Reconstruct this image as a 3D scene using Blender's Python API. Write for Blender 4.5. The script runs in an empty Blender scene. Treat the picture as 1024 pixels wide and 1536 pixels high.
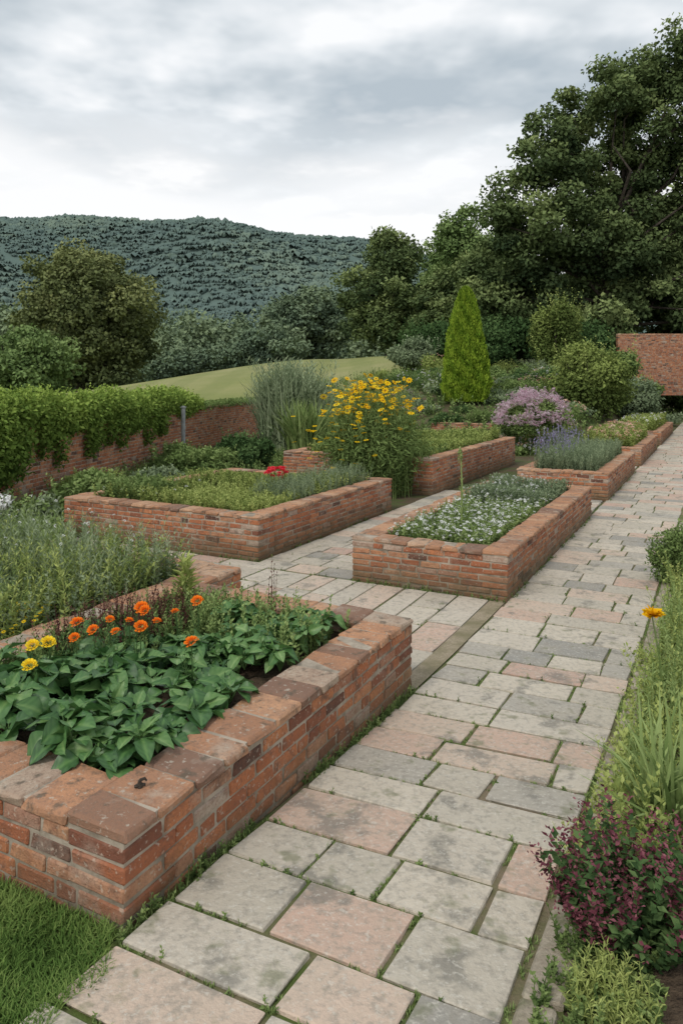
import bpy, bmesh, math
import numpy as np
rng = np.random.default_rng(7)
sc = bpy.context.scene
A = math.atan2(.465, .885); SU, CU = math.sin(A), math.cos(A)
CAMH = 2.15
def uv(u, v): return SU*u+CU*v, CU*u-SU*v
def ss(a, b, x):
    t = np.clip((np.asarray(x, float)-a)/(b-a), 0, 1); return t*t*(3-2*t)
def G(X, Y):
    X = np.asarray(X, float); Y = np.asarray(Y, float)
    z = .08*.5*np.log1p(np.exp(np.clip((5-Y)/.5, -30, 30)))
    Y0 = 31-9*ss(-1, 5, X)
    Am = 1+5*ss(-32, -2, X)
    d = np.maximum(Y-Y0, 0)
    r = Am*(1-np.exp(-d/30))*(1-ss(92, 150, Y))-6*ss(95, 200, Y)
    v = CU*X-SU*Y
    m = np.maximum(ss(1.2, 4, np.abs(v+1.2)), ss(45, 60, Y))
    return z+r*m
# ---------------------------------------------------------------- geometry accumulator
class Geo:
    def __init__(s): s.v=[]; s.n=0; s.f=[]; s.m=[]; s.a=[]
    def add(s, v, f, var, mat=0):
        v = np.asarray(v, np.float32).reshape(-1, 3)
        s.v.append(v); s.f.append(np.asarray(f, np.int64)+s.n)
        s.m.append(np.full(len(f), mat, np.int32))
        var = np.broadcast_to(np.asarray(var, np.float32), (len(v),)); s.a.append(var)
        s.n += len(v)
    def more(s, f, mat):
        off = s.n-len(s.v[-1]); s.f.append(np.asarray(f, np.int64)+off); s.m.append(np.full(len(f), mat, np.int32))
    def obj(s, name, mats, smooth=False):
        me = bpy.data.meshes.new(name)
        V = np.concatenate(s.v)
        loops = np.concatenate([f.ravel() for f in s.f])
        cnt = np.concatenate([np.full(len(f), f.shape[1]) for f in s.f])
        st = np.concatenate([[0], np.cumsum(cnt)[:-1]])
        me.vertices.add(len(V)); me.vertices.foreach_set("co", V.ravel())
        me.loops.add(len(loops)); me.loops.foreach_set("vertex_index", loops.astype(np.int32))
        me.polygons.add(len(cnt)); me.polygons.foreach_set("loop_start", st.astype(np.int32))
        try: me.polygons.foreach_set("loop_total", cnt.astype(np.int32))
        except Exception: pass
        me.polygons.foreach_set("material_index", np.concatenate(s.m))
        me.polygons.foreach_set("use_smooth", np.full(len(cnt), smooth))
        at = me.attributes.new("var", 'FLOAT', 'POINT'); at.data.foreach_set("value", np.concatenate(s.a).astype(np.float32))
        me.update(calc_edges=True)
        for m in mats: me.materials.append(m)
        o = bpy.data.objects.new(name, me); sc.collection.objects.link(o); return o
def nrm(a): return a/np.maximum(np.linalg.norm(a, axis=-1, keepdims=True), 1e-9)
def frames(d, jit=.5, up=(0, 0, 1)):
    d = nrm(d); n = len(d)
    u = np.array(up)+rng.normal(0, jit, (n, 3))
    z = nrm(u-(u*d).sum(1, keepdims=True)*d); y = np.cross(z, d)
    return np.stack([d, y, z], axis=2)
def inst(g, T, pos, R, s, var, mat=0):
    tv, tf, ta = T; n = len(pos); k = len(tv)
    if n==0: return
    s = np.asarray(s, float)
    if s.ndim == 0: s = np.full(n, float(s))
    if s.ndim == 1: s = np.repeat(s[:, None], 3, 1)
    L = tv[None]*s[:, None, :]
    V = np.einsum('nij,nkj->nki', R, L)+pos[:, None]
    va = np.broadcast_to(np.asarray(var, float), (n,))[:, None]+ta[None]
    F = (tf[None]+(np.arange(n)*k)[:, None, None]).reshape(-1, tf.shape[1])
    g.add(V.reshape(-1, 3), F, va.ravel(), mat)
KITE = (np.array([[0,0,0],[.4,.3,.08],[1,0,0],[.4,-.3,.08]]), np.array([[0,1,2],[0,2,3]]), np.array([0,0,0,0.]))
FAT = (np.array([[0,0,0],[.3,.38,.05],[.95,.25,0],[.8,-.36,.05]]), np.array([[0,1,2],[0,2,3]]), np.array([0,0,0,0.]))
NARR = (np.array([[0,0,0],[.45,.11,.04],[1,0,-.06],[.45,-.11,.04]]), np.array([[0,1,2],[0,2,3]]), np.array([0,0,0,0.]))
def bigleaf(nl=9, nw=6):
    vs=[]; va=[]
    for i in range(nl+1):
        x=i/nl; w=.40*math.sin(math.pi*min(1, x**.75))**.8 if 0<x<1 else .012
        for j in range(nw+1):
            y=(j/nw*2-1); ay=abs(y)
            z=.10*ay*w/.4*1.2-.38*x*x+.012*math.cos((x*9-ay*2.2)*2*math.pi/1.8)*(w/.4)+.035*math.sin(x*11+y*3)*ay
            vs.append((x, y*w*(1+.05*math.sin(x*23)), z)); va.append(.32*(ay<.05)-.10*(ay>.9)+.08*math.cos((x*9-ay*2.2)*2*math.pi/1.8))
    f=[]
    for i in range(nl):
        for j in range(nw):
            a=i*(nw+1)+j; f.append((a, a+1, a+nw+2, a+nw+1))
    return np.array(vs), np.array(f), np.array(va)
BIG = bigleaf()
def mkpompom(n=46):
    vs=[]; fs=[]; va=[]
    for i in range(n):
        t=(i+.5)/n; el=math.acos(1-t*1.15); az=i*2.39996
        d=np.array([math.sin(el)*math.cos(az), math.sin(el)*math.sin(az), math.cos(el)*.7])
        side=np.array([-math.sin(az), math.cos(az), 0]); up=np.cross(d, side)
        b=d*.45; tip=d*(1.0+.15*math.sin(i*5.1)); k=len(vs)
        vs += [b, tip+side*.24, tip*1.07+up*.1, tip-side*.24]; fs += [(k, k+1, k+2), (k, k+2, k+3)]; va += [-.3, .1, .2, .1]
    return np.array(vs), np.array(fs), np.array(va)
POM = mkpompom(); POMS = mkpompom(14)
def mkdaisy(n=9):
    vs=[]; fs=[]
    for i in range(n):
        a=i/n*2*math.pi; c, s=math.cos(a), math.sin(a); k=len(vs)
        vs += [(.15*c,.15*s,.05),(.65*c-.2*s,.65*s+.2*c,.1),(c,s,-.05),(.65*c+.2*s,.65*s-.2*c,.1)]; fs += [(k,k+1,k+2),(k,k+2,k+3)]
    return np.array(vs), np.array(fs), np.zeros(len(vs))
DAI = mkdaisy()
def mkdome(n=7):
    vs=[(0,0,.28)]; fs=[]
    for i in range(n):
        a=i/n*2*math.pi; vs.append((.28*math.cos(a),.28*math.sin(a),.05))
    for i in range(n): fs.append((0,1+i,1+(i+1)%n))
    return np.array(vs), np.array(fs), np.zeros(len(vs))
DOM = mkdome()
def tube(g, pts, rad, mat=0, ns=8, var=.5):
    pts=np.array(pts, float); n=len(pts); vs=[]
    for i in range(n):
        d=pts[min(i+1,n-1)]-pts[max(i-1,0)]; d/=np.linalg.norm(d)+1e-9
        a=np.cross(d,[.3,.9,.1]); a/=np.linalg.norm(a)+1e-9; b=np.cross(d,a)
        for k in range(ns):
            t=2*math.pi*k/ns; vs.append(pts[i]+rad[i]*(math.cos(t)*a+math.sin(t)*b))
    f=[(i*ns+k, i*ns+(k+1)%ns, (i+1)*ns+(k+1)%ns, (i+1)*ns+k) for i in range(n-1) for k in range(ns)]
    g.add(vs, f, var, mat)
def blades(g, base, h, w, lean, var, mat=0, seg=3, droop=.35):
    n=len(base); h=np.broadcast_to(h,(n,)); w=np.broadcast_to(w,(n,))
    az=rng.uniform(0,2*math.pi,n); ln=np.broadcast_to(lean,(n,))*rng.uniform(.2,1,n)*h
    dx=np.stack([np.cos(az),np.sin(az)],1); saz=az+math.pi/2+rng.normal(0,.5,n); sd=np.stack([np.cos(saz),np.sin(saz)],1)
    V=np.zeros((n,(seg+1)*2,3))
    for i in range(seg+1):
        t=i/seg; c=base.copy(); c[:,:2]+=dx*(ln*t*t)[:,None]; c[:,2]+=h*(t-droop*t*t*(ln/np.maximum(h,1e-6)))
        ww=w*.5*(1-t**2.2)+.0004
        V[:,2*i]=c; V[:,2*i,:2]-=sd*ww[:,None]; V[:,2*i+1]=c; V[:,2*i+1,:2]+=sd*ww[:,None]
    f=np.array([(2*i,2*i+1,2*i+3,2*i+2) for i in range(seg)])
    F=(f[None]+(np.arange(n)*(seg+1)*2)[:,None,None]).reshape(-1,4)
    va=np.broadcast_to(np.asarray(var,float),(n,))[:,None]+np.linspace(-.15,.15,seg+1).repeat(2)[None]
    g.add(V.reshape(-1,3),F,va.ravel(),mat)
def sprigs(g, base, h, k=14, L=.05, lean=.35, T=KITE, mat=0, smat=None, up=.5, var=None, start=.1, stemw=.006):
    n=len(base); h=np.broadcast_to(h,(n,)).astype(float)
    az=rng.uniform(0,2*math.pi,n); ln=lean*h*rng.uniform(0,1,n); v0=rng.uniform(.1,.8,n) if var is None else np.broadcast_to(var,(n,))
    tips=base.copy(); tips[:,0]+=np.cos(az)*ln; tips[:,1]+=np.sin(az)*ln; tips[:,2]+=h
    P=[];D=[];S=[];VV=[]
    for j in range(k):
        t=start+(1-start)*(j+rng.uniform(0,.8,n))/k; t=np.minimum(t,1)
        p=base.copy(); p[:,0]+=np.cos(az)*ln*t*t; p[:,1]+=np.sin(az)*ln*t*t; p[:,2]+=h*t
        a=j*2.4+rng.uniform(0,1.5,n); d=np.stack([np.cos(a),np.sin(a),up+rng.normal(0,.3,n)+.6*t**3],1)
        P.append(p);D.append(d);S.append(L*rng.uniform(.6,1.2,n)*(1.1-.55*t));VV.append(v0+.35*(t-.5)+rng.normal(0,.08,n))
    P=np.concatenate(P);D=np.concatenate(D);S=np.concatenate(S);VV=np.concatenate(VV)
    inst(g,T,P,frames(D,.4),S,VV,mat)
    V=np.zeros((n,6,3)); 
    for i,t in enumerate((0,.5,1)):
        c=base.copy(); c[:,0]+=np.cos(az)*ln*t*t; c[:,1]+=np.sin(az)*ln*t*t; c[:,2]+=h*t
        w=stemw*(1-.7*t)/2; V[:,2*i]=c-[w,0,0]; V[:,2*i+1]=c+[w,0,0]
    f=np.array([(0,1,3,2),(2,3,5,4)]); F=(f[None]+(np.arange(n)*6)[:,None,None]).reshape(-1,4)
    g.add(V.reshape(-1,3),F,np.repeat(v0,6),mat if smat is None else smat)
    return tips
def sphdir(n):
    return nrm(rng.normal(0,1,(n,3)))
def blob(g, c, r, n, L, mat=0, T=KITE, var=.5, vs=.12, shell=.35, up=.3, oj=.35):
    d=sphdir(n); rad=(shell+(1-shell)*rng.uniform(0,1,n)**.5)*(1+.10*rng.normal(0,1,n))
    r=np.asarray(r,float); r=np.full(3,float(r)) if r.ndim==0 else r
    p=np.asarray(c)+d*r*rad[:,None]
    dd=d*.35+rng.normal(0,.8,(n,3)); dd[:,2]+=up-.35
    va=var+rng.normal(0,vs,n)+.18*d[:,2]  # leaf colour lightens toward the clump top, shading painted in
    Rr=frames(dd,oj,up=d+np.array([0,0,.5]))
    inst(g,T,p,Rr,L*rng.uniform(.6,1.3,n),va,mat)
def clumpy(g, c, r, n, L, nl=10, mat=0, T=KITE, var=.45, low=-.3):
    c=np.asarray(c,float); r=np.asarray(r,float); r=np.full(3,float(r)) if r.ndim==0 else r
    for i in range(nl):
        d=sphdir(1)[0]; d[2]=max(d[2],low)
        q=c+d*r*rng.uniform(.35,.75)
        blob(g,q,r*rng.uniform(.32,.5),n//nl,L,mat,T,var+rng.uniform(-.18,.18),.08)
# ---------------------------------------------------------------- materials
def newmat(name):
    m=bpy.data.materials.new(name); m.use_nodes=True; nt=m.node_tree; nt.nodes.clear()
    return m, nt, nt.nodes, nt.links
def ramp(nt, stops, interp='LINEAR'):
    r=nt.nodes.new('ShaderNodeValToRGB'); e=r.color_ramp.elements; r.color_ramp.interpolation=interp
    while len(e)<len(stops): e.new(.5)
    for i,(p,c) in enumerate(stops): e[i].position=p; e[i].color=(*c,1)
    return r
def leafmat(name, cs, trans=.2, rough=.55, spec=0., k=2.0):
    m,nt,N,L=newmat(name)
    a=N.new('ShaderNodeAttribute'); a.attribute_name='var'
    r=ramp(nt,[(i/(len(cs)-1),tuple(min(.95,q*k) for q in c)) for i,c in enumerate(cs)])
    L.new(a.outputs['Fac'],r.inputs[0])
    o=N.new('ShaderNodeOutputMaterial')
    if spec==0:
        b=N.new('ShaderNodeBsdfDiffuse'); L.new(r.outputs[0],b.inputs[0])
    else:
        b=N.new('ShaderNodeBsdfPrincipled'); b.inputs['Roughness'].default_value=rough; b.inputs['Specular IOR Level'].default_value=spec
        L.new(r.outputs[0],b.inputs['Base Color'])
    if trans>0:
        t=N.new('ShaderNodeBsdfTranslucent'); L.new(r.outputs[0],t.inputs[0])
        mx=N.new('ShaderNodeMixShader'); mx.inputs[0].default_value=trans
        L.new(b.outputs[0],mx.inputs[1]); L.new(t.outputs[0],mx.inputs[2]); L.new(mx.outputs[0],o.inputs[0])
    else: L.new(b.outputs[0],o.inputs[0])
    return m
def noise(nt, scale, detail=5, rough=.6, vec=None):
    n=nt.nodes.new('ShaderNodeTexNoise'); n.inputs['Scale'].default_value=scale; n.inputs['Detail'].default_value=min(detail,4); n.inputs['Roughness'].default_value=rough
    if vec is not None: nt.links.new(vec,n.inputs['Vector'])
    return n
def mixc(nt, fac, a, b, mode='MIX'):
    n=nt.nodes.new('ShaderNodeMix'); n.data_type='RGBA'; n.blend_type=mode
    for s,x in ((0,fac),(6,a),(7,b)):
        if hasattr(x,'is_linked') or hasattr(x,'node'): nt.links.new(x,n.inputs[s])
        else: n.inputs[s].default_value=x if s==0 else (*x,1)
    return n.outputs[2]
def solid(name, build, rough=.85, bump=.4, bscale=60, bdist=.004, spec=.25):
    m,nt,N,L=newmat(name)
    g=N.new('ShaderNodeNewGeometry'); pos=g.outputs['Position']
    a=N.new('ShaderNodeAttribute'); a.attribute_name='var'
    col=build(nt,pos,a.outputs['Fac'])
    b=N.new('ShaderNodeBsdfPrincipled'); b.inputs['Roughness'].default_value=rough; b.inputs['Specular IOR Level'].default_value=spec
    L.new(col,b.inputs['Base Color'])
    n=noise(nt,bscale,4,.7,pos); bp=N.new('ShaderNodeBump'); bp.inputs['Strength'].default_value=bump; bp.inputs['Distance'].default_value=bdist
    L.new(n.outputs[0],bp.inputs['Height']); L.new(bp.outputs[0],b.inputs['Normal'])
    o=N.new('ShaderNodeOutputMaterial'); L.new(b.outputs[0],o.inputs[0]); return m
def nfac(nt,pos,scale,lo,hi,detail=4,amt=1.):
    n=noise(nt,scale,detail,.65,pos); r=ramp(nt,[(lo,(0,0,0)),(hi,(amt,amt,amt))]); nt.links.new(n.outputs[0],r.inputs[0]); return r.outputs[0]
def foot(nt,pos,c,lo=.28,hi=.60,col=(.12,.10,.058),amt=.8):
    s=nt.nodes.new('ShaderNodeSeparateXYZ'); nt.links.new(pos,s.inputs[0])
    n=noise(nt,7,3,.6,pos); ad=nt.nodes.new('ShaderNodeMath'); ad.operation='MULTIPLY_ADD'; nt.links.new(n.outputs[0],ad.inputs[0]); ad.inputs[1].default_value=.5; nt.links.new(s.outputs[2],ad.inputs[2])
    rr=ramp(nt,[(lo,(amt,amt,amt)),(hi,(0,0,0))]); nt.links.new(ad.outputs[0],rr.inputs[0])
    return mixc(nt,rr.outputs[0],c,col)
def brickcol(nt,pos,var):
    r=ramp(nt,[(0,(.10,.058,.045)),(.10,(.23,.09,.055)),(.28,(.37,.135,.068)),(.5,(.48,.178,.082)),(.66,(.56,.23,.105)),(.80,(.52,.29,.17)),(.90,(.39,.185,.115)),(1,(.48,.38,.30))])
    nt.links.new(var,r.inputs[0])
    c=mixc(nt,nfac(nt,pos,17,.42,.72,4,.65),r.outputs[0],(.28,.108,.062))
    c=mixc(nt,nfac(nt,pos,3.6,.54,.72,4,.5),c,(.47,.38,.30))
    c=mixc(nt,nfac(nt,pos,7,.54,.67,4,.75),c,(.13,.09,.068))
    c=mixc(nt,nfac(nt,pos,75,.51,.69,2,.5),c,(.19,.10,.07))
    c=mixc(nt,nfac(nt,pos,42,.60,.68,2,.6),c,(.54,.44,.35))
    return foot(nt,pos,c)
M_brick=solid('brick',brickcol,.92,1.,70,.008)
def copecol(nt,pos,var):
    r=ramp(nt,[(0,(.23,.135,.095)),(.3,(.39,.20,.115)),(.6,(.52,.265,.145)),(.85,(.57,.345,.21)),(1,(.45,.345,.26))]); nt.links.new(var,r.inputs[0])
    c=mixc(nt,nfac(nt,pos,9,.42,.72,4,.65),r.outputs[0],(.29,.17,.115))
    c=mixc(nt,nfac(nt,pos,5,.55,.70,4,.6),c,(.47,.40,.32))
    c=mixc(nt,nfac(nt,pos,70,.50,.68,2,.5),c,(.22,.145,.105))
    c=mixc(nt,nfac(nt,pos,34,.60,.68,3,.6),c,(.52,.48,.40))
    return mixc(nt,nfac(nt,pos,13,.55,.67,4,.8),c,(.115,.095,.07))
M_cope=solid('coping_brick',copecol,.9,.9,60,.007)
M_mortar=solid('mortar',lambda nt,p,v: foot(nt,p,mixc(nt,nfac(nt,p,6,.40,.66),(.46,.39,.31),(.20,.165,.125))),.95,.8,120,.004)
M_soil=solid('soil',lambda nt,p,v: mixc(nt,nfac(nt,p,20,.35,.7),(.07,.048,.032),(.14,.10,.065)),.95,1,30,.03)
def slabcol(nt,pos,var):
    r=ramp(nt,[(0,(.51,.455,.37)),(.14,(.58,.515,.425)),(.26,(.42,.385,.33)),(.34,(.57,.40,.31)),(.46,(.53,.475,.39)),(.56,(.31,.295,.265)),(.63,(.60,.53,.43)),(.76,(.60,.465,.365)),(.90,(.54,.355,.28))],'CONSTANT'); nt.links.new(var,r.inputs[0])
    c=mixc(nt,nfac(nt,pos,3.5,.35,.7,3,.45),r.outputs[0],(.46,.40,.315))
    c=mixc(nt,nfac(nt,pos,26,.48,.66,4,.6),c,(.30,.27,.225))
    c=mixc(nt,nfac(nt,pos,3.6,.56,.65,4,.65),c,(.19,.18,.155))
    c=mixc(nt,nfac(nt,pos,50,.55,.66,3,.5),c,(.64,.60,.52))
    c=mixc(nt,nfac(nt,pos,7,.60,.71,3,.55),c,(.16,.175,.09))
    return c
M_slab=solid('paving_stone',slabcol,.9,.9,40,.008)
M_joint=solid('mossy_joint',lambda nt,p,v: mixc(nt,nfac(nt,p,2.2,.36,.56),(.26,.205,.135),(.11,.15,.038)),.95,1,90,.012)
M_gravel=solid('sandy_gravel',lambda nt,p,v: mixc(nt,nfac(nt,p,3,.4,.6),mixc(nt,nfac(nt,p,60,.4,.65),(.46,.38,.27),(.30,.25,.175)),(.25,.22,.13)),.95,1,150,.01)
M_kerb=solid('kerb_stone',lambda nt,p,v: mixc(nt,nfac(nt,p,7,.5,.65,4,.8),mixc(nt,nfac(nt,p,12,.4,.65),(.46,.40,.31),(.30,.25,.19)),(.15,.155,.08)),.9,1,50,.01)
def groundcol(nt,pos,var):
    near=mixc(nt,nfac(nt,pos,1.2,.4,.6),(.11,.08,.05),(.08,.11,.032))
    field=mixc(nt,nfac(nt,pos,.25,.3,.7),(.28,.285,.105),(.22,.245,.08))
    field=mixc(nt,nfac(nt,pos,.06,.45,.6,3,.7),field,(.34,.32,.15))
    wv=nt.nodes.new('ShaderNodeTexWave'); wv.inputs['Scale'].default_value=.10; wv.inputs['Distortion'].default_value=1.5; nt.links.new(pos,wv.inputs['Vector'])
    wr=ramp(nt,[(.3,(0,0,0)),(.7,(.4,.4,.4))]); nt.links.new(wv.outputs[0],wr.inputs[0])
    field=mixc(nt,wr.outputs[0],field,(.19,.22,.07))
    return mixc(nt,var,near,field)
M_ground=solid('ground',groundcol,.95,.8,8,.05)
M_bark=solid('bark',lambda nt,p,v: mixc(nt,nfac(nt,p,5,.4,.65),(.045,.036,.028),(.09,.075,.06)),.95,1,14,.05)
M_post=solid('galvanised_metal',lambda nt,p,v: mixc(nt,nfac(nt,p,9,.4,.65),(.30,.32,.32),(.2,.21,.21)),.5,.1,40,.001,.5)

LM_oak=leafmat('oak_leaves',[(.024,.032,.014),(.060,.072,.030),(.120,.130,.054)],0,k=2.4)
LM_big=leafmat('dark_tree_leaves',[(.018,.029,.014),(.052,.071,.028),(.120,.145,.058)],.1,k=2.45)
LM_lt=leafmat('light_tree_leaves',[(.035,.060,.020),(.08,.118,.042),(.13,.172,.066)],.1,k=2.0)
LM_far=leafmat('hazed_tree_leaves',[(.052,.076,.055),(.090,.124,.078),(.14,.178,.102)],0,k=1.6)  # slight aerial haze tinted into these leaf colours
LM_hill=leafmat('hazed_hill_leaves',[(.092,.130,.118),(.108,.150,.128),(.138,.180,.140)],0,k=1.25)  # bluish distance haze is mixed into the leaf colour
LM_cyp=leafmat('cypress_leaves',[(.03,.058,.009),(.080,.135,.014),(.165,.225,.026)],.1)
LM_ivy=leafmat('ivy_leaves',[(.028,.052,.013),(.095,.142,.030),(.195,.25,.058)])
LM_herb=leafmat('herb_leaves',[(.034,.055,.019),(.086,.122,.040),(.155,.195,.075)],k=2.1)
LM_herb2=leafmat('yellow_green_leaves',[(.05,.070,.020),(.128,.158,.046),(.215,.24,.082)],k=2.1)
LM_grey=leafmat('grey_green_leaves',[(.045,.063,.036),(.102,.130,.074),(.18,.212,.130)],k=2.1)
LM_dk=leafmat('deep_green_leaves',[(.016,.033,.013),(.037,.067,.024),(.080,.122,.045)])
LM_sal=leafmat('broad_leaves',[(.020,.055,.017),(.052,.118,.034),(.105,.182,.058),(.19,.27,.115)],.18,.42,.4,k=1.65)
LM_grass=leafmat('grass_blades',[(.030,.056,.014),(.068,.118,.028),(.14,.19,.055)],k=1.75)
LM_pur=leafmat('purple_leaves',[(.04,.014,.018),(.11,.033,.045),(.22,.085,.10)],k=1.45)
LM_pur2=leafmat('dark_red_leaves',[(.035,.015,.015),(.08,.035,.03),(.13,.07,.05)],k=1.4)
FM_or=leafmat('orange_petals',[(.62,.075,.01),(.92,.22,.02),(.95,.36,.05)],.2,k=1)
FM_ye=leafmat('yellow_petals',[(.78,.42,.01),(.93,.62,.015),(.95,.74,.06)],.2,k=1)
FM_wh=leafmat('white_petals',[(.6,.6,.57),(.78,.78,.76),(.87,.87,.87)],.2,k=1)
FM_pk=leafmat('pink_petals',[(.45,.25,.33),(.62,.43,.51),(.80,.69,.74)],.2,k=1)
FM_rd=leafmat('red_petals',[(.60,.015,.035),(.78,.035,.07),(.87,.12,.14)],.2,k=1)
FM_lv=leafmat('lavender_petals',[(.17,.15,.27),(.26,.23,.38),(.38,.34,.5)],.2,k=1)
FM_pc=leafmat('peach_petals',[(.66,.32,.22),(.8,.5,.38),(.85,.66,.55)],.2,k=1)
FM_ct=leafmat('flower_centre',[(.20,.06,.01),(.35,.14,.02),(.5,.2,.03)],.1,k=1)
# ---------------------------------------------------------------- ground
def grow(a, b, s, e, k=1.12, s0=.5):
    mid=list(np.arange(a,b+1e-6,s)); x=b; st=s0
    while x<e: st*=k; x+=st; mid.append(x)
    return mid
xr=grow(0,26,.5,1400); xl=[-q for q in grow(0,22,.5,1400)][::-1][:-1]
xs=np.array(xl+xr); ys=np.array([-400,-200,-80,-30,-12,-6]+list(np.arange(-3,0,.5))+grow(0,62,.5,2200,1.1))
XX,YY=np.meshgrid(xs,ys); ZZ=G(XX,YY)
ny,nx=XX.shape; ii=np.arange(ny*nx).reshape(ny,nx)
F=np.stack([ii[:-1,:-1],ii[:-1,1:],ii[1:,1:],ii[1:,:-1]],-1).reshape(-1,4)
g=Geo(); fm=np.maximum(ss(32,40,YY)*(1-ss(6,10,XX)*(1-ss(62,72,YY))),ss(-7,-9,XX)*ss(10,14,YY)).ravel()
g.add(np.stack([XX.ravel(),YY.ravel(),ZZ.ravel()],1),F,fm,0); g.obj('ground',[M_ground],True)
# ---------------------------------------------------------------- chamfered boxes in (u,v,z) frames
def mkbox():
    idx={}; 
    sg=[(a,b,c) for a in(-1,1) for b in(-1,1) for c in(-1,1)]
    for s in sg:
        for ax in range(3): idx[(s,ax)]=len(idx)
    sgn=np.array([s for s in sg for ax in range(3)],float); axm=np.array([[float(k!=ax) for k in range(3)] for s in sg for ax in range(3)])
    q=[];t=[]
    for ax in range(3):
        o=[k for k in range(3) if k!=ax]
        for s in(-1,1):
            lst=[]
            for a,b in((-1,-1),(1,-1),(1,1),(-1,1)):
                v=[0]*3; v[ax]=s; v[o[0]]=a; v[o[1]]=b; lst.append(idx[(tuple(v),ax)])
            q.append(lst)
        for a in(-1,1):
            for b in(-1,1):
                v0=[0]*3; v1=[0]*3; v0[ax]=-1; v1[ax]=1
                for v in(v0,v1): v[o[0]]=a; v[o[1]]=b
                v0=tuple(v0);v1=tuple(v1); q.append([idx[(v0,o[0])],idx[(v1,o[0])],idx[(v1,o[1])],idx[(v0,o[1])]])
    for s in sg: t.append([idx[(s,0)],idx[(s,1)],idx[(s,2)]])
    P=sgn*(1-.1*axm)
    def fix(fs):
        out=[]
        for f in fs:
            a,b,c=P[f[0]],P[f[1]],P[f[2]]; n=np.cross(b-a,c-a)
            out.append(f if np.dot(n,P[f].mean(0))>0 else f[::-1])
        return np.array(out)
    return sgn,axm,fix(q),fix(t)
BS,BM,BQ,BT=mkbox()
def boxes(g,c,h,cham,jit,var,mat,fr=None,ground=False,rot=0,zjit=1.):
    c=np.atleast_2d(np.asarray(c,float)); h=np.broadcast_to(np.asarray(h,float),c.shape); n=len(c)
    L=BS[None]*(h[:,None,:]-cham*BM[None])
    if jit:
        cj=rng.normal(0,jit,(n,8,3))*[1,1,zjit]; L=L+np.repeat(cj,3,axis=1)+rng.normal(0,jit*.3,L.shape)*[1,1,zjit]
    if rot:
        a=rng.normal(0,rot,n)[:,None]; x=L[...,0]*np.cos(a)-L[...,1]*np.sin(a); y=L[...,0]*np.sin(a)+L[...,1]*np.cos(a); L=np.stack([x,y,L[...,2]],-1)
    P=L+c[:,None]
    ox,oy,an=fr if fr else (0,0,A)
    X=ox+math.sin(an)*P[...,0]+math.cos(an)*P[...,1]; Y=oy+math.cos(an)*P[...,0]-math.sin(an)*P[...,1]
    Z=P[...,2]+(G(X,Y) if ground else 0)
    V=np.stack([X,Y,Z],-1).reshape(-1,3); var=np.broadcast_to(np.asarray(var,float),(n,))
    off=(np.arange(n)*24)[:,None,None]
    g.add(V,(BQ[:,::-1][None]+off).reshape(-1,4),np.repeat(var,24),mat); g.more((BT[:,::-1][None]+off).reshape(-1,3),mat)
def run(g,ax,a0,a1,b0,b1,H,t0=0,t1=0,flip=False,ch=.072,fr=None,cope=.05,cfull=True,jit=.0025,z0=0.,cam=.006,cl=.205):
    n=max(2,round((H-cope-z0)/ch)); ch=(H-cope-z0)/n; C=[];Hf=[]
    for k in range(n):
        odd=(k%2==1)!=flip
        s=a0+(t0 if odd else 0); e=a1-(t1 if odd else 0); x=s; first=True
        while x<e-.02:
            l=.218*rng.uniform(.92,1.08) if not(first and odd) else .11
            if rng.uniform()<.12: l=.11
            if e-(x+l)<.07: l=e-x
            l=min(l,e-x)
            xa=x+(.007 if x>s+.001 else 0); xb=x+l-(.007 if x+l<e-.001 else 0)
            C.append(((xa+xb)/2,(b0+b1)/2+rng.normal(0,.0014),z0+ch*(k+.5)+.002*math.sin(x*2+k))); Hf.append(((xb-xa)/2,(b1-b0)/2,ch/2-.0068)); x+=l; first=False
    C=np.array(C);Hf=np.array(Hf)
    vr=np.clip(rng.normal(.50,.25,len(C)),0,1)
    CC=[];CH=[];x=a0+(0 if cfull else t0);e=a1-(0 if cfull else t1)
    while x<e-.01:
        l=cl*rng.uniform(.75,1.2)
        if e-(x+l)<.1: l=e-x
        CC.append((x+l/2,(b0+b1)/2+rng.normal(0,.003),H-cope/2+rng.normal(0,.002))); CH.append((l/2-.0045,(b1-b0)/2+.010,cope/2-.002)); x+=l
    CC=np.array(CC);CH=np.array(CH)
    ins=0 if cfull else 1
    K=np.array([[(a0+ins*t0+a1-ins*t1)/2,(b0+b1)/2,(z0+H-.010)/2]]); KH=np.array([[((a1-a0)-ins*(t0+t1))/2-.008+(.02 if ins else 0),(b1-b0)/2-.007,(H-.010-z0)/2]])
    if ax=='v':
        C,Hf,CC,CH,K,KH=[q[:,[1,0,2]] for q in (C,Hf,CC,CH,K,KH)]
    boxes(g,C,Hf,cam,jit,vr,0,fr,rot=.002); boxes(g,CC,CH,cam*1.7,jit*1.7,np.clip(rng.normal(.50,.27,len(CC)),0,1),1,fr,rot=.008); boxes(g,K,KH,.001,0,.5,2,fr)
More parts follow.
